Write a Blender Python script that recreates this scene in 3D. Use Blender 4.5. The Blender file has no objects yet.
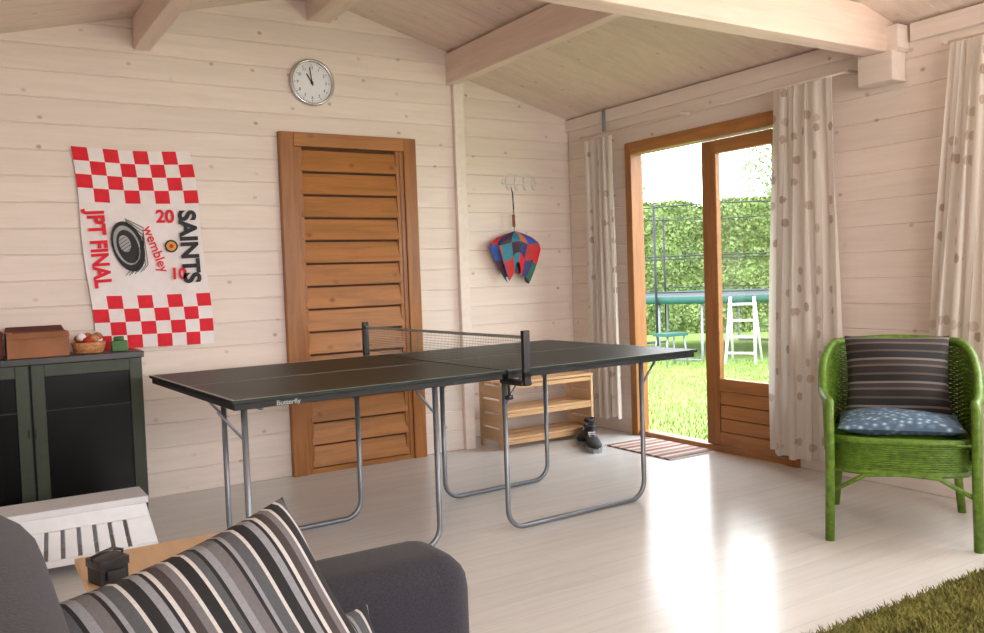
import bpy, bmesh, math, random
from mathutils import Vector, Matrix, noise
random.seed(7)
sc=bpy.context.scene
sc.view_settings.view_transform='Standard'
COL=bpy.context.collection
rad=math.radians

# ------------------------------------------------------------ camera
f=863.0; yaw=rad(32); pitch=rad(2.65); roll=rad(2.0)
fwd=Vector((math.sin(yaw)*math.cos(pitch),math.cos(yaw)*math.cos(pitch),-math.sin(pitch)))
right=Vector((math.cos(yaw),-math.sin(yaw),0)); up=right.cross(fwd)
r2=right*math.cos(roll)-up*math.sin(roll); u2=up*math.cos(roll)+right*math.sin(roll)
M=Matrix((r2,u2,-fwd)).transposed().to_4x4(); M.translation=(0,0,1.2)
cam=bpy.data.cameras.new('camera'); co=bpy.data.objects.new('camera',cam); COL.objects.link(co); co.matrix_world=M
cam.sensor_width=36; cam.lens=36*f/984; cam.clip_start=0.05; sc.camera=co

# ------------------------------------------------------------ materials
class NT:
    def __init__(s,name):
        s.m=bpy.data.materials.new(name); s.m.use_nodes=True
        s.t=s.m.node_tree; s.b=s.t.nodes['Principled BSDF']; s.out=s.t.nodes['Material Output']
    def n(s,typ,**kw):
        nd=s.t.nodes.new(typ)
        for k,v in kw.items():
            if hasattr(nd,k): setattr(nd,k,v)
            else: nd.inputs[k].default_value=v
        return nd
    def l(s,a,b): s.t.links.new(a,b)
    def math(s,op,a,b=None):
        nd=s.t.nodes.new('ShaderNodeMath'); nd.operation=op
        for i,x in enumerate((a,b)):
            if x is None: continue
            if isinstance(x,(int,float)): nd.inputs[i].default_value=x
            else: s.l(x,nd.inputs[i])
        return nd.outputs[0]
    def mix(s,fac,a,b,mode='MIX'):
        nd=s.t.nodes.new('ShaderNodeMix'); nd.data_type='RGBA'; nd.blend_type=mode
        for i,x in ((0,fac),(6,a),(7,b)):
            if isinstance(x,(int,float)): nd.inputs[i].default_value=x
            elif isinstance(x,tuple): nd.inputs[i].default_value=(*x[:3],1)
            else: s.l(x,nd.inputs[i])
        return nd.outputs[2]
    def coord(s,scale=(1,1,1),kind='Object'):
        tc=s.n('ShaderNodeTexCoord'); mp=s.n('ShaderNodeMapping'); mp.inputs['Scale'].default_value=scale
        s.l(tc.outputs[kind],mp.inputs[0]); return mp.outputs[0]
    def coord2(s,a,b,sa=1,sb=1):
        tc=s.n('ShaderNodeTexCoord'); sep=s.n('ShaderNodeSeparateXYZ'); s.l(tc.outputs['Object'],sep.inputs[0]); cb=s.n('ShaderNodeCombineXYZ')
        s.l(s.math('MULTIPLY',sep.outputs[a],sa),cb.inputs[0]); s.l(s.math('MULTIPLY',sep.outputs[b],sb),cb.inputs[1]); return cb.outputs[0]
    def noise(s,co,scale=5,detail=3,rough=.5,dist=0):
        nd=s.n('ShaderNodeTexNoise'); nd.inputs['Scale'].default_value=scale; nd.inputs['Detail'].default_value=detail
        nd.inputs['Roughness'].default_value=rough; nd.inputs['Distortion'].default_value=dist; s.l(co,nd.inputs['Vector']); return nd.outputs['Fac']
    def ramp(s,fac,stops,interp='LINEAR'):
        nd=s.n('ShaderNodeValToRGB'); cr=nd.color_ramp; cr.interpolation=interp
        while len(cr.elements)<len(stops): cr.elements.new(0.5)
        for e,(p,c) in zip(cr.elements,stops): e.position=p; e.color=(*c,1) if len(c)==3 else c
        s.l(fac,nd.inputs[0]); return nd.outputs[0]
    def bump(s,h,strength=.3,dist=.01):
        nd=s.n('ShaderNodeBump'); nd.inputs['Strength'].default_value=strength; nd.inputs['Distance'].default_value=dist
        s.l(h,nd.inputs['Height']); s.l(nd.outputs[0],s.b.inputs['Normal'])
    def col(s,c):
        if isinstance(c,tuple): s.b.inputs['Base Color'].default_value=(*c[:3],1)
        else: s.l(c,s.b.inputs['Base Color'])
def simple(name,c,rough=.5,metal=0,var=.12,scale=20,bump=0,spec=.5):
    m=NT(name); co_=m.coord(); nz=m.noise(co_,scale,3)
    k=tuple(max(0,x*(1-var)) for x in c); h=tuple(min(1,x*(1+var)) for x in c)
    m.col(m.ramp(nz,[(.3,k),(.7,h)])); m.b.inputs['Roughness'].default_value=rough; m.b.inputs['Metallic'].default_value=metal
    m.b.inputs['Specular IOR Level'].default_value=spec
    if bump: m.bump(nz,bump,.005)
    return m.m
def wood(name,c,grain='X',board=None,var=.12,knots=.0,rough=.5,gs=1.0,knotc=(.25,.12,.05),dark=.75,bump=.1,boardaxis='Z',kplane=None,kd=5.0,ksize=.075,kgate=.5):
    m=NT(name)
    sc_={'X':(1.2,14,14),'Y':(14,1.2,14),'Z':(14,14,1.2)}[grain]
    co_=m.coord(tuple(x*gs for x in sc_))
    tc=m.n('ShaderNodeTexCoord'); sep=m.n('ShaderNodeSeparateXYZ'); m.l(tc.outputs['Object'],sep.inputs[0])
    if board:
        fl=m.math('FLOOR',m.math('DIVIDE',sep.outputs[boardaxis],board))
        wn=m.n('ShaderNodeTexWhiteNoise'); wn.noise_dimensions='1D'; m.l(fl,wn.inputs['W']); bv=wn.outputs['Value']
        add=m.n('ShaderNodeVectorMath'); add.operation='ADD'; m.l(co_,add.inputs[0])
        sh=m.n('ShaderNodeVectorMath'); sh.operation='SCALE'; m.l(wn.outputs['Color'],sh.inputs[0]); sh.inputs['Scale'].default_value=37; m.l(sh.outputs[0],add.inputs[1]); co_=add.outputs[0]
    nz=m.noise(co_,1.6,4,.6,.6)
    d=tuple(x*dark for x in c)
    colr=m.ramp(nz,[(.3,d),(.62,c)])
    if board:
        colr=m.mix(m.math('MULTIPLY',bv,var*2.5),colr,tuple(x*.70 for x in c))
    if knots>0:
        vo=m.n('ShaderNodeTexVoronoi')
        if kplane:
            vo.voronoi_dimensions='2D'; m.l(m.coord2(kplane[0],kplane[1],.75,1),vo.inputs['Vector'])
        else: m.l(m.coord((1,1,1)),vo.inputs['Vector'])
        vo.inputs['Scale'].default_value=kd
        kk=m.ramp(vo.outputs['Distance'],[(.0,(1,1,1)),(ksize*.5,(.7,.7,.7)),(ksize,(0,0,0))])
        sepc=m.n('ShaderNodeSeparateColor'); m.l(vo.outputs['Color'],sepc.inputs[0])
        gate=m.math('MULTIPLY',m.math('GREATER_THAN',sepc.outputs[0],kgate),sepc.outputs[1])
        colr=m.mix(m.math('MULTIPLY',m.math('MULTIPLY',kk,gate),knots),colr,knotc)
    m.col(colr); m.b.inputs['Roughness'].default_value=rough
    m.bump(nz,bump,.004)
    return m.m

WALLC=(.86,.745,.675)
m_wallX=wood('whitewashed_boards_x',WALLC,'X',.14,.10,.85,.5,1,(.34,.16,.09),.90,kplane='XZ',kd=5.5)
m_wallY=wood('whitewashed_boards_y',WALLC,'Y',.14,.10,.85,.5,1,(.34,.16,.09),.90,kplane='YZ',kd=5.5)
m_ceil=wood('whitewashed_ceiling',(.86,.70,.61),'X',.12,.14,.7,.5,1,(.4,.22,.12),.88,boardaxis='Y',kplane='XY',kd=5.5)
m_beamY=wood('beam_wood_y',(.84,.67,.58),'Y',None,.1,.5,.5,1,(.4,.22,.12),.86)
m_beamX=wood('beam_wood_x',(.86,.67,.57),'X',None,.1,.5,.5,1,(.4,.22,.12),.86)
m_doorX=wood('stained_pine_x',(.46,.185,.045),'X',.1429,.14,.8,.35,1,(.10,.025,.006),.58,kplane='XZ',kd=4.5,ksize=.09,kgate=.35)
m_doorZ=wood('stained_pine_z',(.37,.14,.032),'Z',None,.1,.6,.35,1,(.14,.04,.01),.62)
m_frY=wood('stained_pine_y',(.46,.19,.048),'Y',None,.1,.6,.35,1,(.16,.045,.01),.66)
m_gap=simple('dark_gap',(.06,.022,.008),.8)
m_pine=wood('raw_pine',(.66,.40,.20),'X',None,.1,.4,.5,1,(.35,.18,.08),.8)
m_pineT=wood('raw_pine_table',(.68,.45,.26),'Y',None,.1,.3,.45,1,(.35,.18,.08),.85)

# floor laminate
m=NT('white_laminate'); c=m.coord((1,1,1))
br=m.n('ShaderNodeTexBrick'); br.offset=.37; m.l(c,br.inputs['Vector'])
br.inputs['Scale'].default_value=1; br.inputs['Brick Width'].default_value=2.1; br.inputs['Row Height'].default_value=.125
br.inputs['Mortar Size'].default_value=.0012; br.inputs['Mortar Smooth'].default_value=.3
br.inputs['Color1'].default_value=(.72,.70,.68,1); br.inputs['Color2'].default_value=(.68,.66,.64,1); br.inputs['Mortar'].default_value=(.55,.53,.51,1)
gr=m.noise(m.coord((1.5,18,1)),1.5,4,.6,.5)
m.col(m.mix(.5,br.outputs['Color'],m.ramp(gr,[(.3,(.80,.79,.78)),(.7,(1,1,1))]),'MULTIPLY'))
m.b.inputs['Roughness'].default_value=.22; m.bump(gr,.04,.001); m_floor=m.m

m_black=simple('black_plastic',(.015,.015,.017),.35)
m_blackm=simple('matt_black',(.02,.02,.022),.7)
m_silver=simple('grey_steel_tube',(.22,.24,.27),.38,.6,.05)
m_chrome=simple('chrome',(.6,.6,.62),.2,.9,.05)
m_white=simple('white_plastic',(.80,.82,.87),.35,0,.03)
m_whitem=simple('white_matt',(.80,.79,.77),.7,0,.03)
m_red=simple('flag_red',(.74,.012,.03),.75,0,.08)
m_flagw=simple('flag_white',(.86,.80,.81),.75,0,.03)
m_ink=simple('ink_black',(.02,.02,.025),.7)
m_gold=simple('ink_gold',(.7,.35,.05),.7)
m_top=simple('table_top_dark',(.014,.024,.020),.45,0,.08,60,0,.30)
m_line=simple('table_line',(.34,.36,.34),.5)
m_net=simple('net_cord',(.16,.18,.17),.7)
m_olive=simple('olive_frame',(.026,.040,.022),.5,0,.15)
m_dglass=simple('dark_glass',(.003,.004,.004),.3,spec=.15)
m_card=simple('cardboard',(.36,.15,.07),.8,0,.12,12)
m_carddk=simple('dark_card',(.11,.03,.02),.8)
m_green=simple('green_tin',(.05,.16,.04),.5)
m_mat1=simple('weave_orange',(.55,.25,.10),.8,0,.4,60)

def fabric(name,c,scale=260,var=.25,rough=.95,bump=.4):
    m=NT(name); a=m.noise(m.coord(),scale,2); b=m.noise(m.coord(),9,3)
    m.col(m.mix(.25,m.ramp(a,[(.3,tuple(x*(1-var) for x in c)),(.7,tuple(x*(1+var) for x in c))]),m.ramp(b,[(.3,tuple(x*.8 for x in c)),(.7,tuple(x*1.2 for x in c))])))
    m.b.inputs['Roughness'].default_value=rough; m.b.inputs['Sheen Weight'].default_value=.05; m.bump(a,bump,.002); return m.m
m_sofa=fabric('charcoal_weave',(.025,.024,.034),scale=300,var=.5)
m_wick=simple('green_wicker',(.095,.18,.012),.45,0,.35,40)
def stripes(name,axis,period,cols,rough=.85,off=0):
    m=NT(name); tc=m.n('ShaderNodeTexCoord'); sep=m.n('ShaderNodeSeparateXYZ'); m.l(tc.outputs['Object'],sep.inputs[0])
    fr=m.math('FRACT',m.math('DIVIDE',m.math('ADD',sep.outputs[axis],10+off),period))
    st=[]; tot=sum(w for w,_ in cols); p=0
    for w,c in cols: st.append((p/tot,c)); p+=w
    base=m.ramp(fr,st,'CONSTANT'); nz=m.noise(m.coord(),220,2)
    m.col(m.mix(.35,base,m.ramp(nz,[(.3,(.6,.6,.6)),(.7,(1,1,1))]),'MULTIPLY')); m.b.inputs['Roughness'].default_value=rough; m.bump(nz,.4,.002); return m.m
K=(.010,.010,.012); G=(.075,.08,.09); LG=(.24,.245,.27); W=(.52,.50,.49); BR=(.045,.035,.035); MV=(.14,.13,.14)
m_pil=stripes('striped_cushion_fabric','X',.185,[(3,K),(1,W),(2,G),(1,K),(2,LG),(3,MV),(1,K),(1,LG),(3,G),(1,W),(3,K),(2,LG),(1,K),(1.2,W),(2.4,BR),(2,MV),(1,W)])
m_pil2=stripes('striped_chair_cushion','Y',.11,[(3,(.02,.015,.015)),(1,(.11,.09,.08)),(2,(.04,.028,.028)),(1,(.17,.15,.13)),(3,(.014,.012,.013)),(1,(.08,.06,.05))])
m_matst=stripes('doormat_stripes','Y',.16,[(2,(.26,.12,.10)),(1,(.55,.45,.38)),(2,(.34,.20,.16)),(1.5,(.6,.5,.44))])
m=NT('blue_floral'); vo=m.n('ShaderNodeTexVoronoi'); m.l(m.coord(),vo.inputs['Vector']); vo.inputs['Scale'].default_value=34
m.col(m.ramp(vo.outputs['Distance'],[(.15,(.34,.42,.46)),(.32,(.12,.19,.26)),(.6,(.06,.10,.16))])); m.b.inputs['Roughness'].default_value=.9; m_blue=m.m
# curtain: sparse leaf print
m=NT('leaf_print_curtain')
c2=m.coord2('Y','Z',13,8.0)
vo=m.n('ShaderNodeTexVoronoi'); vo.voronoi_dimensions='2D'; m.l(c2,vo.inputs['Vector']); vo.inputs['Scale'].default_value=1; vo.inputs['Randomness'].default_value=.75
sp=m.n('ShaderNodeSeparateColor'); m.l(vo.outputs['Color'],sp.inputs[0])
nz=m.noise(m.coord(),55,2)
dd=m.math('ADD',vo.outputs['Distance'],m.math('MULTIPLY',m.math('SUBTRACT',nz,.5),.16))
leaf=m.ramp(dd,[(.0,(1,1,1)),(.17,(1,1,1)),(.215,(0,0,0))])
gate=m.math('GREATER_THAN',sp.outputs[0],.42)
fac=m.math('MULTIPLY',m.math('MULTIPLY',leaf,gate),m.math('ADD',m.math('MULTIPLY',sp.outputs[1],.45),.3))
colr=m.mix(fac,(.88,.83,.78),(.42,.27,.20)); m.col(colr); m.b.inputs['Roughness'].default_value=.9
tr=m.n('ShaderNodeBsdfTranslucent'); m.l(colr,tr.inputs['Color']); ms=m.n('ShaderNodeMixShader'); ms.inputs[0].default_value=.4
m.l(m.b.outputs[0],ms.inputs[1]); m.l(tr.outputs[0],ms.inputs[2]); m.l(ms.outputs[0],m.out.inputs[0]); m_curt=m.m
# window glass
m=NT('window_glass'); tp=m.n('ShaderNodeBsdfTransparent'); tp.inputs[0].default_value=(.97,.99,.98,1); gl=m.n('ShaderNodeBsdfGlossy'); gl.inputs['Roughness'].default_value=.03
ms=m.n('ShaderNodeMixShader'); ms.inputs[0].default_value=.06; m.l(tp.outputs[0],ms.inputs[1]); m.l(gl.outputs[0],ms.inputs[2]); m.l(ms.outputs[0],m.out.inputs[0]); m_glass=m.m
# lawn / hedge
m=NT('lawn'); a=m.noise(m.coord(),1.2,4); b=m.noise(m.coord(),40,3)
m.col(m.mix(.5,m.ramp(a,[(.3,(.15,.24,.04)),(.7,(.27,.36,.09))]),m.ramp(b,[(.3,(.14,.22,.035)),(.7,(.30,.39,.12))]))); m.b.inputs['Roughness'].default_value=.9; m.bump(b,.5,.03); m_lawn=m.m
m_blade=simple('grass_blade',(.22,.32,.07),.7,0,.3,3)
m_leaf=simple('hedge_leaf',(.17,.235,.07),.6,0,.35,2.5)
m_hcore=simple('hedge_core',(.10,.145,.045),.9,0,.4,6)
m_bark=simple('bark',(.14,.09,.06),.9)
m_pad=simple('trampoline_pad',(.012,.085,.07),.6)
m_tmat=simple('trampoline_bed',(.02,.02,.03),.6)
m_galv=simple('galvanised',(.25,.28,.30),.4,.3)
m=NT('shag'); a=m.noise(m.coord(),14,3); m.col(m.ramp(a,[(.3,(.10,.10,.014)),(.7,(.26,.24,.055))])); m.b.inputs['Roughness'].default_value=.8; m_shag=m.m

# ------------------------------------------------------------ mesh builder
class B:
    def __init__(s,name): s.name=name; s.v=[]; s.f=[]; s.mi=[]; s.sm=[]; s.mats=[]
    def add(s,vs,fs,mat,smooth=False,X=None):
        if mat not in s.mats: s.mats.append(mat)
        k=s.mats.index(mat); o=len(s.v)
        for p in vs:
            p=Vector(p); s.v.append(tuple(X@p) if X else tuple(p))
        for q in fs: s.f.append([i+o for i in q]); s.mi.append(k); s.sm.append(smooth)
        return s
    def box(s,a,b,mat,X=None):
        x0,y0,z0=[min(p,q) for p,q in zip(a,b)]; x1,y1,z1=[max(p,q) for p,q in zip(a,b)]
        vs=[(x0,y0,z0),(x1,y0,z0),(x1,y1,z0),(x0,y1,z0),(x0,y0,z1),(x1,y0,z1),(x1,y1,z1),(x0,y1,z1)]
        return s.add(vs,[(0,3,2,1),(4,5,6,7),(0,1,5,4),(1,2,6,5),(2,3,7,6),(3,0,4,7)],mat,False,X)
    def tube(s,pts,r,mat,n=8,closed=False,X=None,smooth=True):
        pts=[Vector(p) for p in pts]; N=len(pts); vs=[]; fs=[]; prev=None
        rr=r if isinstance(r,(list,tuple)) else [r]*N
        for i,p in enumerate(pts):
            if closed: t=pts[(i+1)%N]-pts[i-1]
            else: t=pts[min(i+1,N-1)]-pts[max(i-1,0)]
            t.normalize()
            if prev is None:
                a=Vector((0,0,1)) if abs(t.z)<.9 else Vector((1,0,0)); u=t.cross(a).normalized()
            else: u=(prev-t*prev.dot(t)); u.normalize()
            prev=u; w=t.cross(u)
            for k in range(n):
                an=2*math.pi*k/n; vs.append(p+(u*math.cos(an)+w*math.sin(an))*rr[i])
        for i in range(N if closed else N-1):
            j=(i+1)%N
            for k in range(n): fs.append((i*n+k,i*n+(k+1)%n,j*n+(k+1)%n,j*n+k))
        if not closed: fs.append(tuple(range(n-1,-1,-1))); fs.append(tuple((N-1)*n+k for k in range(n)))
        return s.add(vs,fs,mat,smooth,X)
    def grid(s,fn,nu,nv,mat,smooth=True,X=None,matfn=None):
        vs=[fn(i/nu,j/nv) for j in range(nv+1) for i in range(nu+1)]
        o=len(s.v)
        if matfn is None:
            fs=[(j*(nu+1)+i,j*(nu+1)+i+1,(j+1)*(nu+1)+i+1,(j+1)*(nu+1)+i) for j in range(nv) for i in range(nu)]
            return s.add(vs,fs,mat,smooth,X)
        s.add(vs,[],mat,smooth,X)
        for j in range(nv):
            for i in range(nu):
                mt=matfn((i+.5)/nu,(j+.5)/nv)
                if mt not in s.mats: s.mats.append(mt)
                s.f.append([o+q for q in (j*(nu+1)+i,j*(nu+1)+i+1,(j+1)*(nu+1)+i+1,(j+1)*(nu+1)+i)]); s.mi.append(s.mats.index(mt)); s.sm.append(smooth)
        return s
    def lathe(s,prof,mat,n=32,X=None,smooth=True,sy=1):
        vs=[(r*math.cos(2*math.pi*k/n),r*sy*math.sin(2*math.pi*k/n),z) for r,z in prof for k in range(n)]
        fs=[(i*n+k,i*n+(k+1)%n,(i+1)*n+(k+1)%n,(i+1)*n+k) for i in range(len(prof)-1) for k in range(n)]
        fs.append(tuple(range(n-1,-1,-1))); fs.append(tuple((len(prof)-1)*n+k for k in range(n)))
        return s.add(vs,fs,mat,smooth,X)
    def done(s,X=None,bevel=0,seg=2,parent=None,planes=None,subsurf=0):
        me=bpy.data.meshes.new(s.name); me.from_pydata(s.v,[],s.f)
        for mt in s.mats: me.materials.append(mt)
        for p,k,sm in zip(me.polygons,s.mi,s.sm): p.material_index=k; p.use_smooth=sm
        if planes:
            bm=bmesh.new(); bm.from_mesh(me)
            for co_,no in planes:
                bmesh.ops.bisect_plane(bm,geom=bm.verts[:]+bm.edges[:]+bm.faces[:],plane_co=co_,plane_no=no,clear_outer=True)
            bm.to_mesh(me); bm.free()
        me.update(); ob=bpy.data.objects.new(s.name,me); COL.objects.link(ob)
        if X is not None: ob.matrix_world=X
        if bevel:
            md=ob.modifiers.new('bevel','BEVEL'); md.width=bevel; md.segments=seg; md.limit_method='ANGLE'; md.angle_limit=rad(40)
            if seg>2:
                for p in me.polygons: p.use_smooth=True
        if parent:
            ob.parent=parent; ob.matrix_parent_inverse=parent.matrix_world.inverted()
        return ob
def empty(name,X=Matrix()):
    e=bpy.data.objects.new(name,None); e.empty_display_size=.1; COL.objects.link(e); e.matrix_world=X; bpy.context.view_layer.update(); return e
def T(x,y,z): return Matrix.Translation((x,y,z))
def RZ(a): return Matrix.Rotation(rad(a),4,'Z')
def RX(a): return Matrix.Rotation(rad(a),4,'X')
def RY(a): return Matrix.Rotation(rad(a),4,'Y')
def text(name,body,size,mat,X,parent,ext=.0006,align='CENTER',bold=0):
    cu=bpy.data.curves.new(name,'FONT'); cu.body=body; cu.size=size; cu.extrude=ext; cu.align_x=align; cu.align_y='CENTER'; cu.offset=bold
    ob=bpy.data.objects.new(name,cu); COL.objects.link(ob)
    bpy.context.view_layer.update()
    dg=bpy.context.evaluated_depsgraph_get(); me=bpy.data.meshes.new_from_object(ob.evaluated_get(dg)); me.name=name
    bpy.data.objects.remove(ob); me.materials.clear(); me.materials.append(mat)
    o2=bpy.data.objects.new(name,me); COL.objects.link(o2); o2.matrix_world=X
    if parent: o2.parent=parent; o2.matrix_parent_inverse=parent.matrix_world.inverted()
    return o2

# ------------------------------------------------------------ room shell
XL,XR,YF,YA,YB=-.23,4.23,-2.0,5.2,5.53
XRG=2.0; ZR=2.99; SL=.256
zr=lambda x: ZR-SL*abs(x-XRG)
BH=.14
roofpl=[((XRG,0,ZR),(SL,0,1)),((XRG,0,ZR),(-SL,0,1))]
def wall(name,axis,a0,a1,p0,p1,ztop,mat,opens=(),gable=False):
    b=B(name); z=0
    while z<ztop-1e-6:
        z1=min(z+BH,ztop); segs=[(a0,a1)]
        for o0,o1,q0,q1 in opens:
            if z1>q0+1e-4 and z<q1-1e-4:
                ns=[]
                for s0,s1 in segs:
                    if o1<=s0 or o0>=s1: ns.append((s0,s1)); continue
                    if o0>s0: ns.append((s0,o0))
                    if o1<s1: ns.append((o1,s1))
                segs=ns
        for s0,s1 in segs:
            if axis=='X': b.box((s0,p0,z),(s1,p1,z1),mat)
            else: b.box((p0,s0,z),(p1,s1,z1),mat)
        z=z1
    return b.done(bevel=.005,seg=1,planes=roofpl if gable else None)
wall('wall_back','X',XL,2.99,YA,YA+.07,3.08,m_wallX,gable=True)
wall('wall_back_recess','X',2.99,XR,YB,YB+.07,3.08,m_wallX,gable=True)
wall('wall_front','X',XL,XR,YF-.07,YF,3.08,m_wallX,opens=[(.6,3.2,.84,2.1)],gable=True)
wall('wall_left','Y',YF,YA+.07,XL-.07,XL,2.42,m_wallY)
wall('wall_right','Y',YF,YB+.07,XR,XR+.07,2.42,m_wallY,opens=[(3.42,4.78,0,2.1),(.5,2.16,.84,2.1)])
b=B('trim_post'); b.box((2.98,YA-.035,0),(3.06,YB,2.70),m_wallY); b.done(bevel=.004,seg=1)
b=B('floor'); b.box((XL-.07,YF-.07,-.1),(XR+.07,YB+.07,0),m_floor); b.done()
b=B('ceiling'); y=YF-.1
while y<YB+.15:
    for sgn in (-1,1):
        xe=XRG+sgn*2.35
        vs=[(XRG,y,ZR),(xe,y,zr(xe)),(xe,y+.12,zr(xe)),(XRG,y+.12,ZR)]; vs+= [(p[0],p[1],p[2]+.03) for p in vs]
        fs=[(0,1,2,3),(4,7,6,5),(0,4,5,1),(1,5,6,2),(2,6,7,3),(3,7,4,0)]
        if sgn<0: fs=[tuple(reversed(q)) for q in fs]
        b.add(vs,fs,m_ceil)
    y+=.12
b.done(bevel=.003,seg=1)
for i,(x,w,z0) in enumerate([(.985,.09,2.54),(2.04,.15,2.83),(2.985,.08,2.52)]):
    b=B('roof_purlin'); zt=min(zr(x-w/2),zr(x+w/2))-.001
    b.box((x-w/2,YF,z0),(x+w/2,(YA if x<2.9 else YB)-.001,zt),m_beamY); b.done(bevel=.006,seg=2)
b=B('tie_beam'); b.box((XL+.01,2.70,2.28),(XR-.03,2.82,2.50),m_beamX)
b.box((XR-.12,2.66,2.13),(XR-.001,2.86,2.28),m_wallY); b.box((XR-.10,2.64,2.275),(XR-.001,2.88,2.41),m_wallY)
b.box((XL+.001,2.66,2.13),(XL+.16,2.86,2.28),m_wallY)
b.done(bevel=.006,seg=2)
b=B('trim_eave'); b.box((XR-.03,YF,2.32),(XR-.001,2.62,2.41),m_wallY); b.box((XR-.03,2.9,2.32),(XR-.001,YB,2.41),m_wallY); b.done(bevel=.003,seg=1)

# ------------------------------------------------------------ interior door
b=B('door_1'); y0=YA-.045
b.box((1.74,y0,0),(1.83,YA-.001,2.13),m_doorZ); b.box((2.58,y0,0),(2.67,YA-.001,2.13),m_doorZ); b.box((1.83,y0,2.045),(2.58,YA-.001,2.13),m_doorX)
b.box((1.83,y0+.012,0.0),(1.86,YA-.001,2.045),m_doorZ); b.box((2.55,y0+.012,0.0),(2.58,YA-.001,2.045),m_doorZ)
b.box((1.85,YA-.010,.0),(2.56,YA-.001,2.045),m_gap)
b.box((1.86,YA-.035,.0),(2.55,YA-.002,.032),m_doorX)
n=14; h=2.0/n
for i in range(n):
    z=.030+i*h; yo=YA-.022
    vs=[(1.87,yo-.012,z+.008),(2.54,yo-.012,z+.008),(2.54,yo+.010,z+h-.004),(1.87,yo+.010,z+h-.004)]
    vs+=[(p[0],YA-.002,p[2]) for p in vs]
    b.add(vs,[(0,1,2,3),(4,7,6,5),(0,4,5,1),(1,5,6,2),(2,6,7,3),(3,7,4,0)],m_doorX)
b.box((1.855,y0+.018,.0),(1.885,YA-.001,2.045),m_doorZ); b.box((2.525,y0+.018,.0),(2.555,YA-.001,2.045),m_doorZ)
b.done(bevel=.003,seg=1)

# ------------------------------------------------------------ french doors
b=B('door_2'); xa,xb=XR-.03,XR+.08
b.box((xa,4.765,0),(xb,4.83,2.13),m_doorZ); b.box((xa,3.36,0),(xb,3.44,2.13),m_doorZ)
b.box((xa,3.44,2.045),(xb,4.765,2.13),m_frY); b.box((xa+.02,3.44,0),(xb,4.765,.035),m_frY)
def leaf(b,X,w=.66,h=1.99):
    b.box((0,0,0),(.05,.075,h),m_doorZ,X); b.box((0,w-.115,0),(.05,w,h),m_doorZ,X)
    b.box((0,.075,h-.085),(.05,w-.115,h),m_frY,X); b.box((0,.075,.36),(.05,w-.115,.44),m_frY,X); b.box((0,.075,0),(.05,w-.115,.09),m_frY,X)
    b.box((.018,.075,.09),(.035,w-.115,.36),m_gap,X)
    for i in range(3): b.box((.006,.075,.093+i*.09),(.045,w-.115,.093+i*.09+.084),m_frY,X)
    b.box((.022,.07,.435),(.028,w-.11,h-.08),m_glass,X)
    b.box((-.002,.072,.44),(.012,.086,h-.085),m_frY,X); b.box((-.002,w-.126,.44),(.012,w-.112,h-.085),m_frY,X)
leaf(b,T(XR,3.445,.04))
b.done(bevel=.003,seg=1)
b=B('door_3'); leaf(b,T(XR+.12,4.86,.04)); b.done(bevel=.003,seg=1)
def windowY(name,x0,x1,y0,y1,z0,z1,mat):
    b=B(name); t=.07
    b.box((x0,y0,z0),(x1,y0+t,z1),mat); b.box((x0,y1-t,z0),(x1,y1,z1),mat); b.box((x0,y0+t,z0),(x1,y1-t,z0+t),mat); b.box((x0,y0+t,z1-t),(x1,y1-t,z1),mat)
    ym=(y0+y1)/2; b.box((x0,ym-.04,z0+t),(x1,ym+.04,z1-t),mat); b.box(((x0+x1)/2-.003,y0+t,z0+t),((x0+x1)/2+.003,y1-t,z1-t),m_glass)
    return b.done(bevel=.003,seg=1)
windowY('window_1',XR-.02,XR+.08,.48,2.10,.82,2.12,m_doorZ)
b=B('added_window'); t=.07; x0,x1,z0,z1=.58,3.22,.82,2.12; ya,yb=YF-.08,YF+.02  # unseen window, added in the front wall to let fill light in
b.box((x0,ya,z0),(x0+t,yb,z1),m_doorZ); b.box((x1-t,ya,z0),(x1,yb,z1),m_doorZ); b.box((x0+t,ya,z0),(x1-t,yb,z0+t),m_doorX); b.box((x0+t,ya,z1-t),(x1-t,yb,z1),m_doorX)
b.box((1.86,ya,z0+t),(1.94,yb,z1-t),m_doorZ); b.box((x0+t,YF-.033,z0+t),(x1-t,YF-.027,z1-t),m_glass); b.done(bevel=.003,seg=1)

# ------------------------------------------------------------ curtains
def curtain(name,ya,yb,zt,zb,x,folds,ybot=None,amp=.03,seed=0):
    yba,ybb=ybot if ybot else (ya,yb)
    def fn(u,v):
        z=zt+(zb-zt)*v; a=ya+(yba-ya)*v; c_=yb+(ybb-yb)*v
        w=u+.012*math.sin(u*17+seed)+.01*math.sin(v*5+u*9+seed)
        ph=2*math.pi*folds*w
        am=amp*(.55+.45*v)*(1 if v>.03 else .6)
        return (x+am*math.sin(ph)+.008*math.sin(ph*2.3+seed+v*4), a+(c_-a)*u+.012*math.sin(ph*2+1.2), z+.012*math.sin(u*8+seed)*(v>.9)-.003+.003*math.sin(ph))
    b=B(name); b.grid(fn,folds*14,30,m_curt)
    return b.done()
curtain('curtain',5.21,4.88,2.20,.12,4.13,5,(5.20,4.85),.028,1)
curtain('curtain',3.41,3.02,2.225,.09,4.12,5,(3.50,2.96),.026,2)
curtain('curtain',2.36,2.14,2.245,.74,4.13,4,(2.50,2.20),.03,3)
curtain('curtain',.52,.28,2.245,.74,4.13,4,None,.03,4)
b=B('curtain_rail'); b.tube([(4.15,5.28,2.235),(4.15,2.94,2.235)],.006,m_wallY,8)
for y in (5.27,4.2,2.95): b.box((4.14,y-.01,2.228),(XR-.001,y+.01,2.245),m_wallY)
b.done()
b=B('curtain_rail'); b.tube([(4.15,2.42,2.255),(4.15,.24,2.255)],.006,m_wallY,8)
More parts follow.
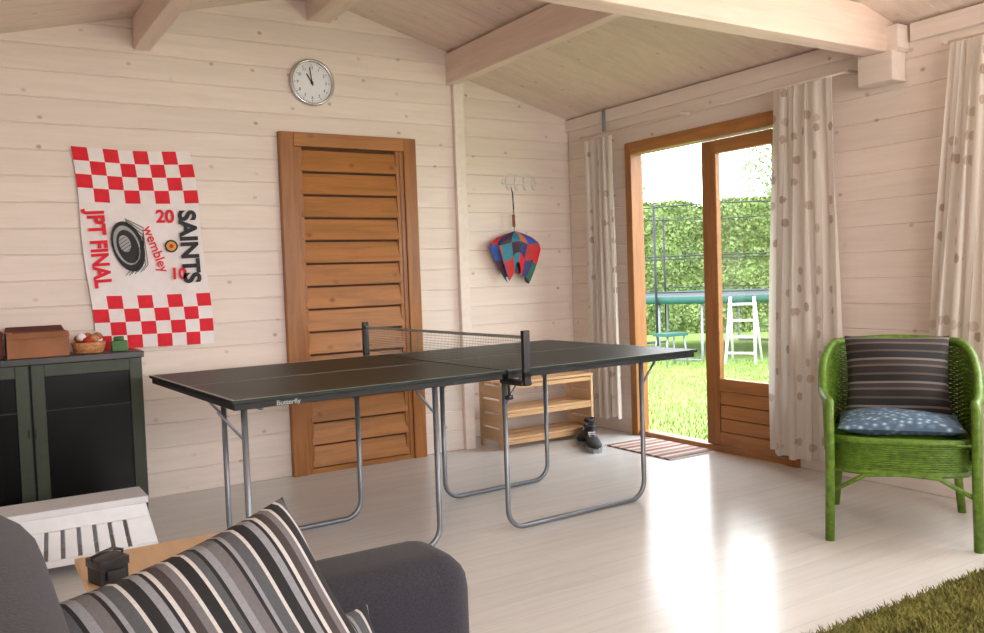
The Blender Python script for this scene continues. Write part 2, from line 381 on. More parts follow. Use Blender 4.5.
for y in (2.40,.26): b.box((4.14,y-.01,2.248),(XR-.001,y+.01,2.265),m_wallY)
b.done()
b=B('cable_conduit'); b.box((XR-.045,5.03,2.25),(XR-.031,5.055,2.415),m_galv); b.done()

# ------------------------------------------------------------ clock
X=T(1.975,YA-.001,2.445)@RX(90)
e=empty('wall_clock',T(1.975,YA-.02,2.445))
b=B('case'); b.lathe([(.142,0),(.145,.012),(.143,.032),(.132,.036),(.126,.030),(.126,.014)],m_chrome,48,X); b.done(parent=e)
b=B('face'); b.lathe([(.127,.010),(.127,.016)],m_white,48,X,False)
for k in range(60):
    L=.012 if k%5==0 else .006; wd=.003 if k%5==0 else .0012
    b.box((-wd/2,.118-L,.016),(wd/2,.118,.0168),m_ink,X@RZ(-k*6))
b.done(parent=e)
for k in range(1,13):
    a=rad(90-30*k); text('numeral_%d'%k,str(k),.026,m_ink,X@T(.092*math.cos(a),.092*math.sin(a),.0168),e)
b=B('hands'); b.box((-.004,-.015,.018),(.004,.062,.020),m_ink,X@RZ(-328)); b.box((-.003,-.02,.021),(.003,.092,.0225),m_ink,X@RZ(-352))
b.lathe([(.008,.016),(.008,.024)],m_ink,16,X); b.done(parent=e)

# ------------------------------------------------------------ flag
def flagp(u,v):
    x0=.592+.072*v; x1=1.215+.085*v+.012*math.sin(v*3.1); zt=1.985; zb=.872-.008*u
    z=zt+(zb-zt)*v -.012*math.sin(u*math.pi)*(1-v)
    return (x0+(x1-x0)*u+.006*math.sin(v*9), YA-.014-.005*math.sin(v*11+u*6)-.006*math.sin(u*7+v*3)**2, z)
def fm(u,v):
    i=int(u*8)
    if v<.27: j=int(v/.27*4)
    elif v>.73: j=int((v-.73)/.27*4)+1
    else: return m_flagw
    return m_red if (i+j)%2==0 else m_flagw
b=B('football_flag'); b.grid(flagp,32,60,m_flagw,True,None,fm)
fl=b.done(); bpy.context.view_layer.update()
def FX(u,v,rot=0):
    p=flagp(u,v); return T(p[0],YA-.030,p[2])@RX(90)@RZ(rot)
text('letters_saints','SAINTS',.125,m_ink,FX(.87,.49,-88)@Matrix.Diagonal((1.04,1.05,1,1)),fl,bold=.005)
text('letters_final','JPT FINAL',.105,m_red,FX(.12,.50,-87)@Matrix.Diagonal((.94,1.12,1,1)),fl,bold=.004)
text('digits_20','20',.10,m_red,FX(.69,.335,0),fl,bold=.003)
text('digits_10','10',.09,m_red,FX(.75,.63,0),fl,bold=.003)
text('letters_word','wembley',.075,m_red,FX(.585,.5,-72),fl,bold=.001)
b=B('printed_stadium'); X=FX(.36,.485,15)
m_pg=simple('print_grey',(.35,.35,.36),.7)
S_=lambda sx,sy: Matrix.Diagonal((sx,sy,1,1))
b.lathe([(.082,0),(.082,.001)],m_ink,28,X@S_(1,1.75),False)
b.lathe([(.066,.0012),(.066,.0015)],m_pg,28,X@T(-.004,.008,0)@S_(1,1.7),False)
b.lathe([(.058,.0016),(.058,.0019)],m_ink,28,X@T(-.002,.0,0)@S_(.95,1.65),False)
b.lathe([(.030,.002),(.030,.0023)],m_pg,24,X@T(-.012,.02,0)@S_(1,1.6),False)
for k in range(-2,3): b.box((-.04,.018+.017*k-.0015,.0024),(.018,.018+.017*k+.0015,.0027),m_ink,X@RZ(20))
for k in range(7):
    b.tube([(-.06+.016*k,-.15-.006*(k%2),.001),(-.02+.015*k,-.125,.001),(.03+.012*k,-.06+.02*k,.001)],.0018,m_ink,4,False,X)
for k in range(5): b.tube([(.07+.008*k,-.06+.03*k,.001),(.085+.006*k,.0+.02*k,.001),(.03,.12+.008*k,.001)],.0018,m_ink,4,False,X)
b.lathe([(.036,0),(.036,.001)],m_ink,20,FX(.72,.485),False); b.lathe([(.027,.0012),(.027,.0016)],m_gold,20,FX(.72,.485),False); b.lathe([(.012,.0018),(.012,.002)],m_red,12,FX(.72,.485),False)
b.done(parent=fl)

# ------------------------------------------------------------ umbrella + hook rack
b=B('coat_hook_rack')
b.tube([(3.58,YB-.008,1.90),(3.60,YB-.008,1.96),(3.66,YB-.008,1.985),(3.74,YB-.008,1.96),(3.82,YB-.008,1.985),(3.88,YB-.008,1.96),(3.90,YB-.008,1.90)],.004,m_whitem,6)
b.tube([(3.58,YB-.008,1.90),(3.90,YB-.008,1.90)],.005,m_whitem,6)
for x in (3.62,3.70,3.78,3.86):
    b.tube([(x,YB-.006,1.95),(x,YB-.008,1.87),(x,YB-.03,1.85),(x,YB-.04,1.88)],.004,m_whitem,6)
for x in (3.6,3.89): b.tube([(x,YB-.001,1.9),(x,YB-.008,1.9)],.006,m_whitem,6)
b.done()
ucol=[simple('umb_red',(.50,.02,.02),.6),simple('umb_blue',(.02,.08,.42),.6),simple('umb_dark',(.05,.02,.04),.6),simple('umb_green',(.03,.16,.10),.6),simple('umb_orange',(.55,.14,.02),.6),simple('umb_navy',(.03,.04,.18),.6),m_red,simple('umb_teal',(.03,.2,.3),.6)]
b=B('umbrella'); ux,uy=3.635,YB-.085
b.tube([(ux,uy,1.30),(ux-.01,uy,1.70)],.006,m_chrome,8)
b.tube([(ux-.008,uy,1.57),(ux-.01,uy,1.66)],.012,simple('umbrella_grip',(.25,.08,.03),.4),10)
b.tube([(ux-.01,uy,1.66),(ux-.012,uy,1.76),(ux-.01,uy+.01,1.83),(ux-.01,uy+.025,1.87),(ux+.01,uy+.03,1.83),(ux-.005,uy,1.70)],.0025,m_blackm,6)
N=16
pr=[(0,.012),(.08,.11),(.18,.20),(.32,.235),(.55,.205),(.8,.16),(1,.115)]
def R_(v):
    for (v0,r0),(v1,r1) in zip(pr,pr[1:]):
        if v<=v1+1e-9: return r0+(r1-r0)*(v-v0)/(v1-v0)
    return pr[-1][1]
for k in range(N):
    a0=2*math.pi*k/N; a1=2*math.pi*(k+1)/N
    def fn(u,v,k=k):
        a=a0+(a1-a0)*u
        gather=1-.30*(math.sin(a*4)**2)*min(1,v*2)
        r=R_(v)*gather
        zz=1.535-.34*v-(.03*math.sin(a*5+1)+.03*math.cos(a*2))*v+.10*v*v*math.exp(-(math.cos(a)/.3)**2)*.6
        return Vector((ux+r*math.cos(a),uy+r*.32*math.sin(a),zz))
    cs=[ucol[(k*5)%8],ucol[(k*3+1)%8],ucol[(k*7+2)%8]]
    b.grid(fn,4,14,cs[0],True,None,lambda u,v,cs=cs: cs[0] if v<.3 else (cs[1] if v<.62 else cs[2]))
b.done()

# ------------------------------------------------------------ ping pong table
TX=T(2.105,3.95,0)@RZ(2.5); L,Wd,H=1.265,.65,.768
e=empty('ping_pong_table',TX)
b=B('tops')
for s in (-1,1):
    a,c_=(.006,L) if s>0 else (-L,-.006)
    b.box((a,-Wd,H-.014),(c_,Wd,H),m_top)
    for y in (-Wd+.015,Wd-.045): b.box((a+.01,y,H-.040),(c_-.01,y+.03,H-.014),m_blackm)
    for x in (a+.01,c_-.04): b.box((x,-Wd+.045,H-.040),(x+.03,Wd-.045,H-.014),m_blackm)
b.done(X=TX,bevel=.002,seg=2,parent=e)
b=B('lines'); z0,z1=H+.0002,H+.0008
for s in (-1,1):
    a,c_=(.008,L-.002) if s>0 else (-L+.002,-.008)
    for y in (-Wd+.002,Wd-.014): b.box((a,y,z0),(c_,y+.012,z1),m_line)
    xe=L-.014 if s>0 else -L+.002
    b.box((xe,-Wd+.014,z0),(xe+.012,Wd-.014,z1),m_line); b.box((a+.01,-.0015,z0),(c_-.01,.0015,z1),m_line)
b.done(X=TX,parent=e)
b=B('legs')
def arc(cx,cz,r,a0,a1,y,n=8): return [(cx+r*math.cos(rad(a0+(a1-a0)*i/n)),y,cz+r*math.sin(rad(a0+(a1-a0)*i/n))) for i in range(n+1)]
def U(x0,x1,y,r=.09,t=.0125):
    pts=[(x0,y,H-.045)]+arc(x0+r,r+t,r,180,270,y)+arc(x1-r,r+t,r,270,360,y)+[(x1,y,H-.045)]
    b.tube(pts,t,m_silver,12)
for (x0,x1,y) in [(-1.20,-.345,-.58),(.03,.91,-.58),(-1.07,-.40,.10),(.10,.80,.10)]:
    U(x0,x1,y)
    for xx,sg in ((x0,1),(x1,-1)):
        b.tube([(xx,y+.0,H-.17),(xx-sg*.10 if abs(xx)>.9 else xx+sg*.10,y,H-.045)],.006,m_silver,6)
    b.box((x0-.03,y-.02,H-.045),(x1+.03,y+.02,H-.038),m_blackm)
for x0,y0,y1 in ((-1.13,-.58,.10),(.86,-.58,.10),(-.40,-.58,.1),(.07,-.58,.1)):
    b.tube([(x0,y0,H-.05),(x0,y1,H-.05)],.008,m_silver,6)
b.done(X=TX,parent=e)
b=B('net'); ny0,ny1=-.75,.86; nz0,nz1=H+.012,H+.150; nx=.035
y=ny0
while y<=ny1: b.tube([(nx,y,nz0),(nx,y,nz1)],.0009,m_net,3); y+=.014
z=nz0
while z<nz1: b.tube([(nx,ny0,z),(nx,ny1,z)],.0009,m_net,3); z+=.0135
b.box((nx-.003,ny0,nz1-.002),(nx+.003,ny1,nz1+.011),m_line); b.tube([(nx,ny0,nz0),(nx,ny1,nz0)],.0016,m_net,5)
b.done(X=TX,parent=e)
b=B('net_posts')
for y,s in ((ny0,-1),(ny1,1)):
    b.box((nx-.018,y-.012,H-.03),(nx+.018,y+.012,H+.185),m_black)
    b.box((nx-.03,min(y,s*(Wd-.07)),H-.065),(nx+.03,max(y,s*(Wd-.07)),H-.045),m_black)
    b.box((nx-.018,y-.012,H-.065),(nx+.018,y+.012,H-.0),m_black)
    b.tube([(nx,s*(Wd-.04),H-.13),(nx,s*(Wd-.04),H-.05)],.008,m_black,8); b.lathe([(.02,0),(.02,.02)],m_black,12,T(nx,s*(Wd-.04),H-.14))
b.done(X=TX,bevel=.003,seg=2,parent=e)
text('maker_mark','Butterfly',.028,m_line,TX@T(-1.04,-Wd+.0145,H-.029)@RX(90),e,bold=.0004)

# ------------------------------------------------------------ shoe rack
b=B('wooden_shoe_rack'); x0,x1,y0,y1,h=3.16,3.96,4.97,5.27,.47
for x in (x0,x1-.022):
    for y in (y0,y1-.04): b.box((x,y,0),(x+.022,y+.04,h-.02),m_pineT)
    for z in (.05,.15,.25,.35): b.box((x+.002,y0+.04,z),(x+.020,y1-.04,z+.085),m_pineT)
for z in (.06,.25,h-.02):
    for k in range(3): yy=y0+.005+k*.102; b.box((x0+(.022 if z<.4 else -.01),yy,z),(x1-(.022 if z<.4 else -.01),yy+.085,z+.018),m_pine)
for z in (.04,.23,h-.045): b.box((x0+.022,y0+.003,z-.01),(x1-.022,y0+.018,z+.018),m_pine)
b.done(bevel=.002,seg=1)
def shoe(X,nm):
    b=B(nm)
    prof=[(-.14,.030,.085),(-.12,.038,.10),(-.07,.036,.095),(-.02,.036,.075),(.04,.043,.058),(.09,.046,.045),(.13,.036,.035),(.15,.015,.022)]
    vs=[];fs=[];n=12
    for (y,w,h) in prof:
        for k in range(n):
            a=2*math.pi*k/n; vs.append((w*math.cos(a),y,.022+h*.5+h*.5*math.sin(a)))
    for i in range(len(prof)-1):
        for k in range(n): fs.append((i*n+k,i*n+(k+1)%n,(i+1)*n+(k+1)%n,(i+1)*n+k))
    fs.append(tuple(range(n))); fs.append(tuple((len(prof)-1)*n+k for k in range(n)))
    b.add(vs,fs,m_blackm,True)
    outl=[(w*1.05*s,y) for s,rng in ((1,prof),(-1,prof[::-1])) for (y,w,h) in rng]
    n2=len(outl); vs=[(x,y,0) for x,y in outl]+[(x,y,.03) for x,y in outl]
    b.add(vs,[tuple(range(n2))[::-1],tuple(range(n2,2*n2))]+[(i,(i+1)%n2,n2+(i+1)%n2,n2+i) for i in range(n2)],m_galv)
    b.tube([(.028*math.cos(a),-.09+.042*math.sin(a),.125) for a in [2*math.pi*k/14 for k in range(14)]],.012,m_blackm,6,True)
    for k in range(4): b.box((-.022,-.02+k*.02,.092-k*.009),(.022,-.012+k*.02,.10-k*.009),m_white)
    b.done(X=X)
shoe(T(3.66,4.62,0)@RZ(150)@Matrix.Scale(1.12,4),'trainer_shoe'); shoe(T(3.79,4.84,0)@RZ(168)@Matrix.Scale(1.12,4)@RZ(-40),'trainer_shoe')
b=B('doormat'); b.box((0,0,0),(.40,.60,.010),m_matst)
for k in range(25):
    for yy in (-.03,.60): b.box((.005+k*.016,yy,.002),(.011+k*.016,yy+.03,.006),m_flagw)
b.done(X=T(3.79,4.02,.001))

# ------------------------------------------------------------ wicker armchair
CX=T(3.61,2.33,0)@RZ(-55.4)
e=empty('wicker_armchair',CX)
b=B('frame')
def plan(t,s=1.0):
    a=.31*s
    if abs(t)>.62:
        k=(abs(t)-.62)/.38; return (math.copysign(a-.03*k*k,t),-.01-.27*k)
    an=t/.62*math.pi/2
    return (a*math.sin(an),-.01+.31*s*math.cos(an))
def ztop(t):
    q=abs(t); return .83-.02*q if q<.35 else (.823-.21*(1-math.cos(math.pi*min(1,(q-.35)/.45)))/2-.012*max(0,q-.8)*5)
rim=[]
for i in range(61):
    t=-1+2*i/60; x,y=plan(t); rim.append((x*(1+.08*(1-abs(t))),y+ .05*max(0,math.cos(t*1.9)),ztop(t)))
fl_,fr_=rim[0],rim[-1]
pts=[(fl_[0]*1.02,-.31,.0),(fl_[0]*1.0,-.315,.30),(fl_[0],-.32,.52),(fl_[0],-.31,.585)]+rim+[(fr_[0],-.31,.585),(fr_[0],-.32,.52),(fr_[0]*1.0,-.315,.30),(fr_[0]*1.02,-.31,.0)]
b.tube(pts,.020,m_wick,10)
for s in (-1,1): b.tube([(s*.25,.26,.42),(s*.255,.27,.25),(s*.28,.31,0)],.019,m_wick,10)
ns=44
for j in range(ns):
    fr0=j/(ns-1); pp=[]
    for i in range(81):
        t=-.985+1.97*i/80; x,y=plan(t,.985); zt=ztop(t)-.01; z=.36+(zt-.36)*fr0
        out=.05*max(0,math.cos(t*1.9))*fr0; wv=.0045*(1 if (i+j)%2 else -1)
        nx,ny=x/.31,(y)/.31; ln=math.hypot(nx,ny)+1e-6
        pp.append((x*(1+.08*fr0*(1-abs(t)))+wv*nx/ln,y+out+wv*ny/ln,z))
    b.tube(pp,.0056,m_wick,5)
for i in range(0,41):
    t=-.97+1.94*i/40; x,y=plan(t,.985); zt=ztop(t)-.01
    b.tube([(x,y,.36),(x*(1+.08*(1-abs(t))),y+.05*max(0,math.cos(t*1.9)),zt)],.004,m_wick,5)
def skirt(t):
    a=2*math.pi*t; c_,s_=math.cos(a),math.sin(a); p=.55
    return (.295*math.copysign(abs(c_)**p,c_),-.015+.285*math.copysign(abs(s_)**p,s_))
for j in range(14):
    z=.315+.0095*j; pp=[]
    for i in range(120):
        x,y=skirt(i/120); w=1+(.014 if (i+j)%2 else -.004); pp.append((x*w,y*w,z))
    b.tube(pp,.0056,m_wick,5,True)
b.tube([(*skirt(i/60),.44) for i in range(60)],.015,m_wick,8,True); b.tube([(*skirt(i/60),.305) for i in range(60)],.012,m_wick,8,True)
b.grid(lambda u,v:(-.28+.56*u,-.28+.53*v,.425),2,2,m_wick)
for j in range(24): b.tube([(-.28,-.28+j*.023,.43),(.28,-.28+j*.023,.43)],.007,m_wick,5)
b.tube([(-.27,-.305,.22),(-.14,-.305,.295),(0,-.305,.305),(.14,-.305,.295),(.27,-.305,.22)],.010,m_wick,8)
b.done(X=CX,parent=e)
def pillow(name,w,h,t,mat,X,parent=None,nu=28,pin=.06,seed=0):
    b=B(name)
    def side(s):
        def fn(u,v):
            a,c_=2*u-1,2*v-1
            th=t*(max(0,(1-abs(a)**3.2)*(1-abs(c_)**3.2)))**.55
            x=a*w*(1-pin*(1-abs(c_)**2)*abs(a)**2); y=c_*h*(1-pin*(1-abs(a)**2)*abs(c_)**2)
            return (x+.004*math.sin(6*c_+seed)*(th/t),y,s*th+.012*t/.08*math.sin(3*a+seed+2*c_)*(th/t))
        return fn
    b.grid(side(1),nu,nu,mat)
    b.grid(lambda u,v: side(-1)(1-u,v),nu,nu,mat)
    return b.done(X=X,parent=parent)
pillow('back_cushion',.225,.20,.065,m_pil2,CX@T(0,.125,.665)@RX(72),e,seed=1)
pillow('seat_cushion',.25,.24,.045,m_blue,CX@T(0,-.03,.485),e,seed=2,pin=.02)

# ------------------------------------------------------------ cabinet
b=B('display_cabinet'); x0,x1,y0,y1,h=-.22,.835,4.86,5.185,.86
b.box((x0,y0+.02,.05),(x1,y1,h-.02),m_blackm); b.box((x0-.003,y0-.02,h-.02),(x1+.012,y1,h+.012),m_black)
b.box((x0,y0+.02,0),(x1,y1-.02,.05),m_blackm)
for (a,c_) in ((x0,.305),(.315,x1)):
    b.box((a,y0,.06),(a+.06,y0+.02,h-.022),m_olive); b.box((c_-.06,y0,.06),(c_,y0+.02,h-.022),m_olive)
    b.box((a+.06,y0,h-.085),(c_-.06,y0+.02,h-.022),m_olive); b.box((a+.06,y0,.06),(c_-.06,y0+.02,.14),m_olive)
    b.box((a+.06,y0+.008,.14),(c_-.06,y0+.012,h-.085),m_dglass)
    b.box((a+.06,y0+.004,.60),(c_-.06,y0+.008,.606),m_olive)
b.box((.322,y0-.015,.47),(.330,y0,.52),m_olive); b.box((.290,y0-.015,.47),(.298,y0,.52),m_olive)
b.box((x1,y0+.02,.06),(x1+.006,y1,h-.02),m_olive)
b.done(bevel=.003,seg=1)
zt=.873
b=B('cardboard_box'); b.box((.22,4.90,zt),(.50,5.10,zt+.125),m_card); b.box((.25,4.91,zt+.125),(.49,5.09,zt+.1255),m_carddk)
b.add([(.22,4.90,zt+.125),(.50,4.90,zt+.125),(.50,4.86,zt+.10),(.22,4.86,zt+.10)],[(0,1,2,3)],m_card)
b.add([(.22,5.10,zt+.125),(.50,5.10,zt+.125),(.49,5.14,zt+.15),(.23,5.14,zt+.15)],[(0,1,2,3)],m_carddk); b.done()
b=B('storage_tin'); b.box((.0,4.92,zt),(.205,5.12,zt+.11),m_carddk); b.box((-.005,4.915,zt+.11),(.21,5.125,zt+.135),m_carddk); b.done(bevel=.006,seg=2)
b=B('woven_basket'); b.lathe([(.065,0),(.078,.02),(.084,.055),(.078,.058),(.07,.02)],m_mat1,24,T(.60,4.98,zt))
for k in range(5): b.tube([((.068+.003*k)*math.cos(a),(.068+.003*k)*math.sin(a),.006+k*.011) for a in [2*math.pi*i/24 for i in range(24)]],.005,m_card if k%2 else m_mat1,5,True,T(.60,4.98,zt))
for k in range(9):
    a=k*.75; b.lathe([(.001,-.022),(.018,-.014),(.026,0),(.018,.014),(.001,.022)],[m_flagw,ucol[0],m_mat1,m_card,ucol[4]][k%5],10,T(.60+.045*math.cos(a),4.98+.045*math.sin(a),zt+.065+.01*(k%3)))
b.done()
b=B('green_jar'); b.box((-.04,-.03,0),(.04,.03,.055),m_green); b.lathe([(.026,.055),(.026,.075),(.024,.078)],m_green,20); b.done(X=T(.745,4.96,zt),bevel=.006,seg=2)

# ------------------------------------------------------------ white plastic step stool
b=B('plastic_step_stool'); x0,x1,y0,y1,h=.13,.68,4.04,4.24,.285
b.box((x0-.012,y0-.012,h-.03),(x1+.012,y1+.012,h),m_white)
o0=.055
def slat(side):
    def P(u,z):
        o=.0+o0*(1-z/(h-.02))
        if side==0: return Vector((x0-o+(x1-x0+2*o)*u,y0-o,z))
        if side==1: return Vector((x1+o,y0-o+(y1-y0+2*o)*u,z))
        if side==2: return Vector((x1+o-(x1-x0+2*o)*u,y1+o,z))
        return Vector((x0-o,y1+o-(y1-y0+2*o)*u,z))
    return P
nr=[Vector((0,1,0)),Vector((-1,0,0)),Vector((0,-1,0)),Vector((1,0,0))]
for side in range(4):
    P=slat(side); N_=8 if side%2==0 else 4
    def panel(u0,u1,za,zb):
        q=[P(u0,za),P(u1,za),P(u1,zb),P(u0,zb)]; q+=[p+nr[side]*.006 for p in q]
        b.add(q,[(0,1,2,3),(4,7,6,5),(0,4,5,1),(1,5,6,2),(2,6,7,3),(3,7,4,0)],m_white)
    panel(0,1,h-.09,h-.025)
    for k in range(N_):
        u0=.08+.84*k/N_; g=.013; panel(u0+(g if k else -.08),.08+.84*(k+1)/N_-(g if k<N_-1 else -.08),.08,h-.09)
    panel(0,1,.05,.08); panel(0,.12,0,.05); panel(.88,1,0,.05)
b.done(bevel=.005,seg=2)

# ------------------------------------------------------------ side table + bag
b=B('side_table'); b.box((.27,2.50,.375),(.83,2.84,.40),m_pineT)
for x in (.30,.77):
    for y in (2.53,2.78): b.box((x,y,0),(x+.035,y+.035,.375),m_pineT)
b.box((.335,2.54,.32),(.77,2.555,.375),m_pineT); b.box((.335,2.79,.32),(.77,2.805,.375),m_pineT); b.done(bevel=.003,seg=2)
b=B('camera_bag'); b.box((-.04,-.035,0),(.04,.035,.06),m_blackm); b.box((-.043,-.038,.044),(.043,.038,.068),m_black); b.box((-.025,-.046,.01),(.025,-.035,.038),m_black)
b.tube([(-.04,0,.06),(-.045,.0,.075),(-.02,-.01,.085),(.02,.01,.083),(.045,0,.075),(.04,0,.06)],.005,m_black,6)
b.done(X=T(.325,2.56,.401)@RZ(20),bevel=.012,seg=3)

# ------------------------------------------------------------ sofa
e=empty('sofa')
def part(nm,a,b_,bev,seg=5,X=None,mat=m_sofa):
    o=B(nm); o.box(a,b_,mat); return o.done(bevel=bev,seg=seg,parent=e,X=X)
part('arm_far',(-.14,1.41,.06),(.835,1.63,.668),.07)
part('arm_near',(-.14,-.62,.06),(.825,-.40,.665),.07)
part('base',(-.14,-.40,.08),(.79,1.41,.27),.02)
part('seat_cushion_1',(.10,-.395,.27),(.81,.50,.43),.045)
part('seat_cushion_2',(.10,.505,.27),(.81,1.405,.43),.045)
for i,(ya,yb) in enumerate(((-.395,.50),(.505,1.38))):
    part('back_cushion_%d'%(i+1),(-.09,ya,.0),(.09,yb,.505),.088,X=T(.062,0,.42)@RY(-9))
part('back_frame',(-.20,-.60,.08),(-.10,1.61,.80),.03)
for i,(x,y) in enumerate(((-.1,-.55),(.75,-.55),(-.1,1.55),(.75,1.55))): 
    o=B('foot_%d'%i); o.tube([(x,y,0),(x,y,.09)],[.02,.03],m_blackm,12); o.done(parent=e)
def frame3(o,xa,ya):
    xa=xa.normalized(); z=xa.cross(ya).normalized(); y=z.cross(xa)
    Mx=Matrix((xa,y,z)).transposed().to_4x4(); Mx.translation=o; return Mx
A=Vector((.105,1.22,.785)); Tp=Vector((.485,1.36,.840)); D=Vector((.0,-.22,-.30))
cen=(A+Tp)/2+D*.5*.98
pillow('throw_pillow',.218,.20,.062,m_pil,frame3(cen,Tp-A,-D),seed=3,nu=36,pin=.07)
pillow('throw_pillow',.12,.11,.045,m_pil,frame3(Vector((.455,1.27,.555)),Vector((.3,.05,.0)),Vector((.05,.1,.2))),seed=5,pin=.05)

# ------------------------------------------------------------ rug
b=B('shag_rug'); rx0,rx1,ry0,ry1=1.75,3.72,.45,1.78
b.box((rx0,ry0,0.001),(rx1,ry1,.010),m_shag)
vs=[];fs=[]
def blades(vs,fs,n,x0,x1,y0,y1,z,hh,w,lean,edge=0):
    for i in range(n):
        x=random.uniform(x0,x1); y=random.uniform(y0,y1); a=random.uniform(0,6.28); l=random.uniform(.3,1)*lean; la=random.uniform(0,6.28)
        h=hh*random.uniform(.6,1.2); k=len(vs); dx,dy=w*math.cos(a),w*math.sin(a); lx,ly=l*math.cos(la),l*math.sin(la)
        vs+= [(x-dx,y-dy,z),(x+dx,y+dy,z),(x+lx*.5+dx*.7,y+ly*.5+dy*.7,z+h*.7),(x+lx*.5-dx*.7,y+ly*.5-dy*.7,z+h*.7),(x+lx,y+ly,z+h)]
        fs+= [(k,k+1,k+2,k+3),(k+3,k+2,k+4)]
blades(vs,fs,30000,rx0,rx1,1.0,ry1+.005,.008,.022,.0025,.024); blades(vs,fs,9000,rx0,rx1,ry0,1.0,.008,.022,.0035,.024)
b.add(vs,fs,m_shag); b.done()

# ------------------------------------------------------------ garden
b=B('ground_lawn'); b.box((-25,-25,-.30),(45,45,-.12),m_lawn)
vs=[];fs=[]
blades(vs,fs,22000,4.5,9.5,4.6,10.5,-.12,.04,.005,.03); b.add(vs,fs,m_blade); b.done()
def leafy(b,pts,n,size,mat):
    vs=[];fs=[]
    for i in range(n):
        p,nrm=pts(); a=Vector((random.gauss(0,1),random.gauss(0,1),random.gauss(0,1))).normalized(); u=a.cross(nrm).normalized(); v=(nrm*.6+a*.6).normalized(); s=size*random.uniform(.6,1.3); k=len(vs)
        vs+=[tuple(p-u*s*.5),tuple(p+v*s*.5-u*s*.05),tuple(p+u*s*.5),tuple(p-v*s*.5)]; fs.append((k,k+1,k+2,k+3))
    b.add(vs,fs,mat)
b=B('garden_hedge')
P0,P1=Vector((7.5,17.0,0)),Vector((19.5,8.0,0)); dirv=(P1-P0).normalized(); nv=Vector((dirv.y,-dirv.x,0)); 
if nv.dot(-P0)<0: nv=-nv
LH=(P1-P0).length; HH=2.65
def hp(u,v,off=0):
    p=P0+dirv*LH*u; z=-.12+HH*v; n_=.18*noise.noise(Vector((u*30,v*4,0)))+.08*noise.noise(Vector((u*90,v*14,3)))
    return p+nv*(n_+off)+Vector((0,0,z+(.25*noise.noise(Vector((u*20,1,0))) if v>.9 else 0)))
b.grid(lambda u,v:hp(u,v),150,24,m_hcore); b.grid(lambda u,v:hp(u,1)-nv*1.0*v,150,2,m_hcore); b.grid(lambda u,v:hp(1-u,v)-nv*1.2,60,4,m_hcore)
def hpt():
    if random.random()<.2:
        return hp(random.random(),1)-nv*random.random()*.8+Vector((0,0,random.random()*.1)),Vector((0,0,1))
    return hp(random.random(),random.random(),.04*random.random()),nv
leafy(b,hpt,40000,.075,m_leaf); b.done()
m_leafp=simple('pale_leaf',(.34,.39,.26),.7,0,.3,2.5)
def tree(x,y,h,r,n):
    b=B('garden_tree'); b.tube([(x,y,-.12),(x+.1,y,h*.35),(x,y+.1,h*.7)],[.2,.14,.08],m_bark,10)
    cs=[(Vector((x+random.uniform(-r,r)*.6,y+random.uniform(-r,r)*.6,h*.7+random.uniform(-.5,1)*r*.5)),r*random.uniform(.45,.7)) for k in range(9)]
    for c_,rr in cs: b.tube([(x,y,h*.5),tuple(c_)],[.06,.02],m_bark,6)
    def tp():
        c_,rr=random.choice(cs); d=Vector((random.gauss(0,1),random.gauss(0,1),random.gauss(0,1))).normalized(); return c_+d*rr*random.uniform(.7,1),d
    leafy(b,tp,n,.13,m_leafp); b.done()
tree(20.2,15.5,5.0,1.9,5000); tree(14.6,20.0,4.4,2.0,4500)
tx,ty,R,zt_=10.6,9.9,1.85,.78
b=B('trampoline'); X=T(tx,ty,0)
b.lathe([(R-.28,zt_-.01),(R-.28,zt_+.03),(R+.03,zt_+.035),(R+.05,zt_+.0),(R+.05,zt_-.07),(R+.02,zt_-.07),(R+.02,zt_-.02)],m_pad,48,X)
b.lathe([(R-.26,zt_+.0),(R-.26,zt_+.012)],m_tmat,48,X,False)
b.tube([(R*math.cos(2*math.pi*k/48),R*math.sin(2*math.pi*k/48),zt_-.04) for k in range(48)],.025,m_galv,8,True,X)
for k in range(6):
    a=2*math.pi*k/6+.25; c_,s_=math.cos(a),math.sin(a)
    a2=a+.35; c2,s2=math.cos(a2),math.sin(a2)
    b.tube([(R*c_,R*s_,zt_-.05),(R*c_*1.02,R*s_*1.02,-.06),(R*c_*1.02,R*s_*1.02,-.10),(R*c2*1.02,R*s2*1.02,-.10),(R*c2*1.02,R*s2*1.02,-.06),(R*c2,R*s2,zt_-.05)],.020,m_galv,8,False,X)
    b.tube([(R*1.04*c_,R*1.04*s_,.1),(R*1.05*c_,R*1.05*s_,2.15)],.018,m_tmat,8,False,X)
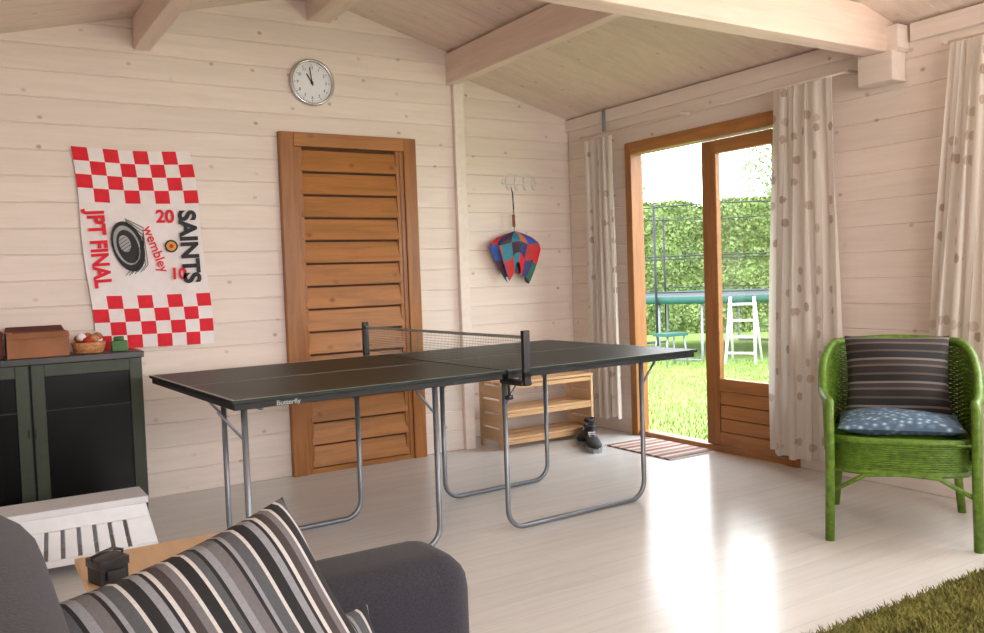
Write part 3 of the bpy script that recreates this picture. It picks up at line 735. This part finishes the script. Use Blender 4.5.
for z in (zt_+.1,1.4,2.12): b.tube([(R*1.04*math.cos(2*math.pi*k/48),R*1.04*math.sin(2*math.pi*k/48),z) for k in range(48)],.009,m_tmat,4,True,X)
b.done()
b=B('garden_ladder'); X=T(9.02,8.12,-.12)@RZ(-58)
for s in (-.2,.2): b.tube([(s,0,0),(s*.8,.25,.92)],.02,m_white,8,False,X)
for k in range(4): b.tube([(-.19,.045+.06*k,.16+.22*k),(.19,.045+.06*k,.16+.22*k)],.016,m_white,8,False,X)
for s in (-.2,.2): b.tube([(s*.8,.25,.92),(s,.55,0.01)],.016,m_white,8,False,X)
b.done()
b=B('garden_stool'); X=T(8.35,8.75,-.12)
b.box((-.20,-.14,.42),(.20,.14,.46),m_pad,X)
for x in (-.17,.17):
    for y in (-.11,.11): b.tube([(x*.9,y*.9,.43),(x*1.15,y*1.15,0)],.012,m_galv,8,False,X)
b.done()

# ------------------------------------------------------------ light
w=bpy.data.worlds.new('overcast_sky'); sc.world=w; w.use_nodes=True; nt=w.node_tree; bg=nt.nodes['Background']
tc=nt.nodes.new('ShaderNodeTexCoord'); sp=nt.nodes.new('ShaderNodeSeparateXYZ'); rp=nt.nodes.new('ShaderNodeValToRGB')
nt.links.new(tc.outputs['Generated'],sp.inputs[0]); nt.links.new(sp.outputs[2],rp.inputs[0]); nt.links.new(rp.outputs[0],bg.inputs[0])
rp.color_ramp.elements[0].color=(.94,.97,1,1); rp.color_ramp.elements[1].color=(.88,.94,1,1)
bg.inputs[1].default_value=7.0
def area(name,loc,direc,sx,sy,power,c=(1,1,1)):
    la=bpy.data.lights.new(name,'AREA'); la.shape='RECTANGLE'; la.size=sx; la.size_y=sy; la.energy=power; la.color=c
    o=bpy.data.objects.new(name,la); COL.objects.link(o); o.location=loc; o.rotation_euler=Vector(direc).to_track_quat('-Z','Y').to_euler(); return o
area('added_front_fill',(1.9,YF+.06,1.47),(0,1,.12),2.4,1.1,105,(1,.92,.89))  # fill lamp added behind the camera to brighten the room
area('daylight_side_window',(XR-.06,1.33,1.47),(-1,0,.1),1.4,1.1,34,(1,.97,.95))
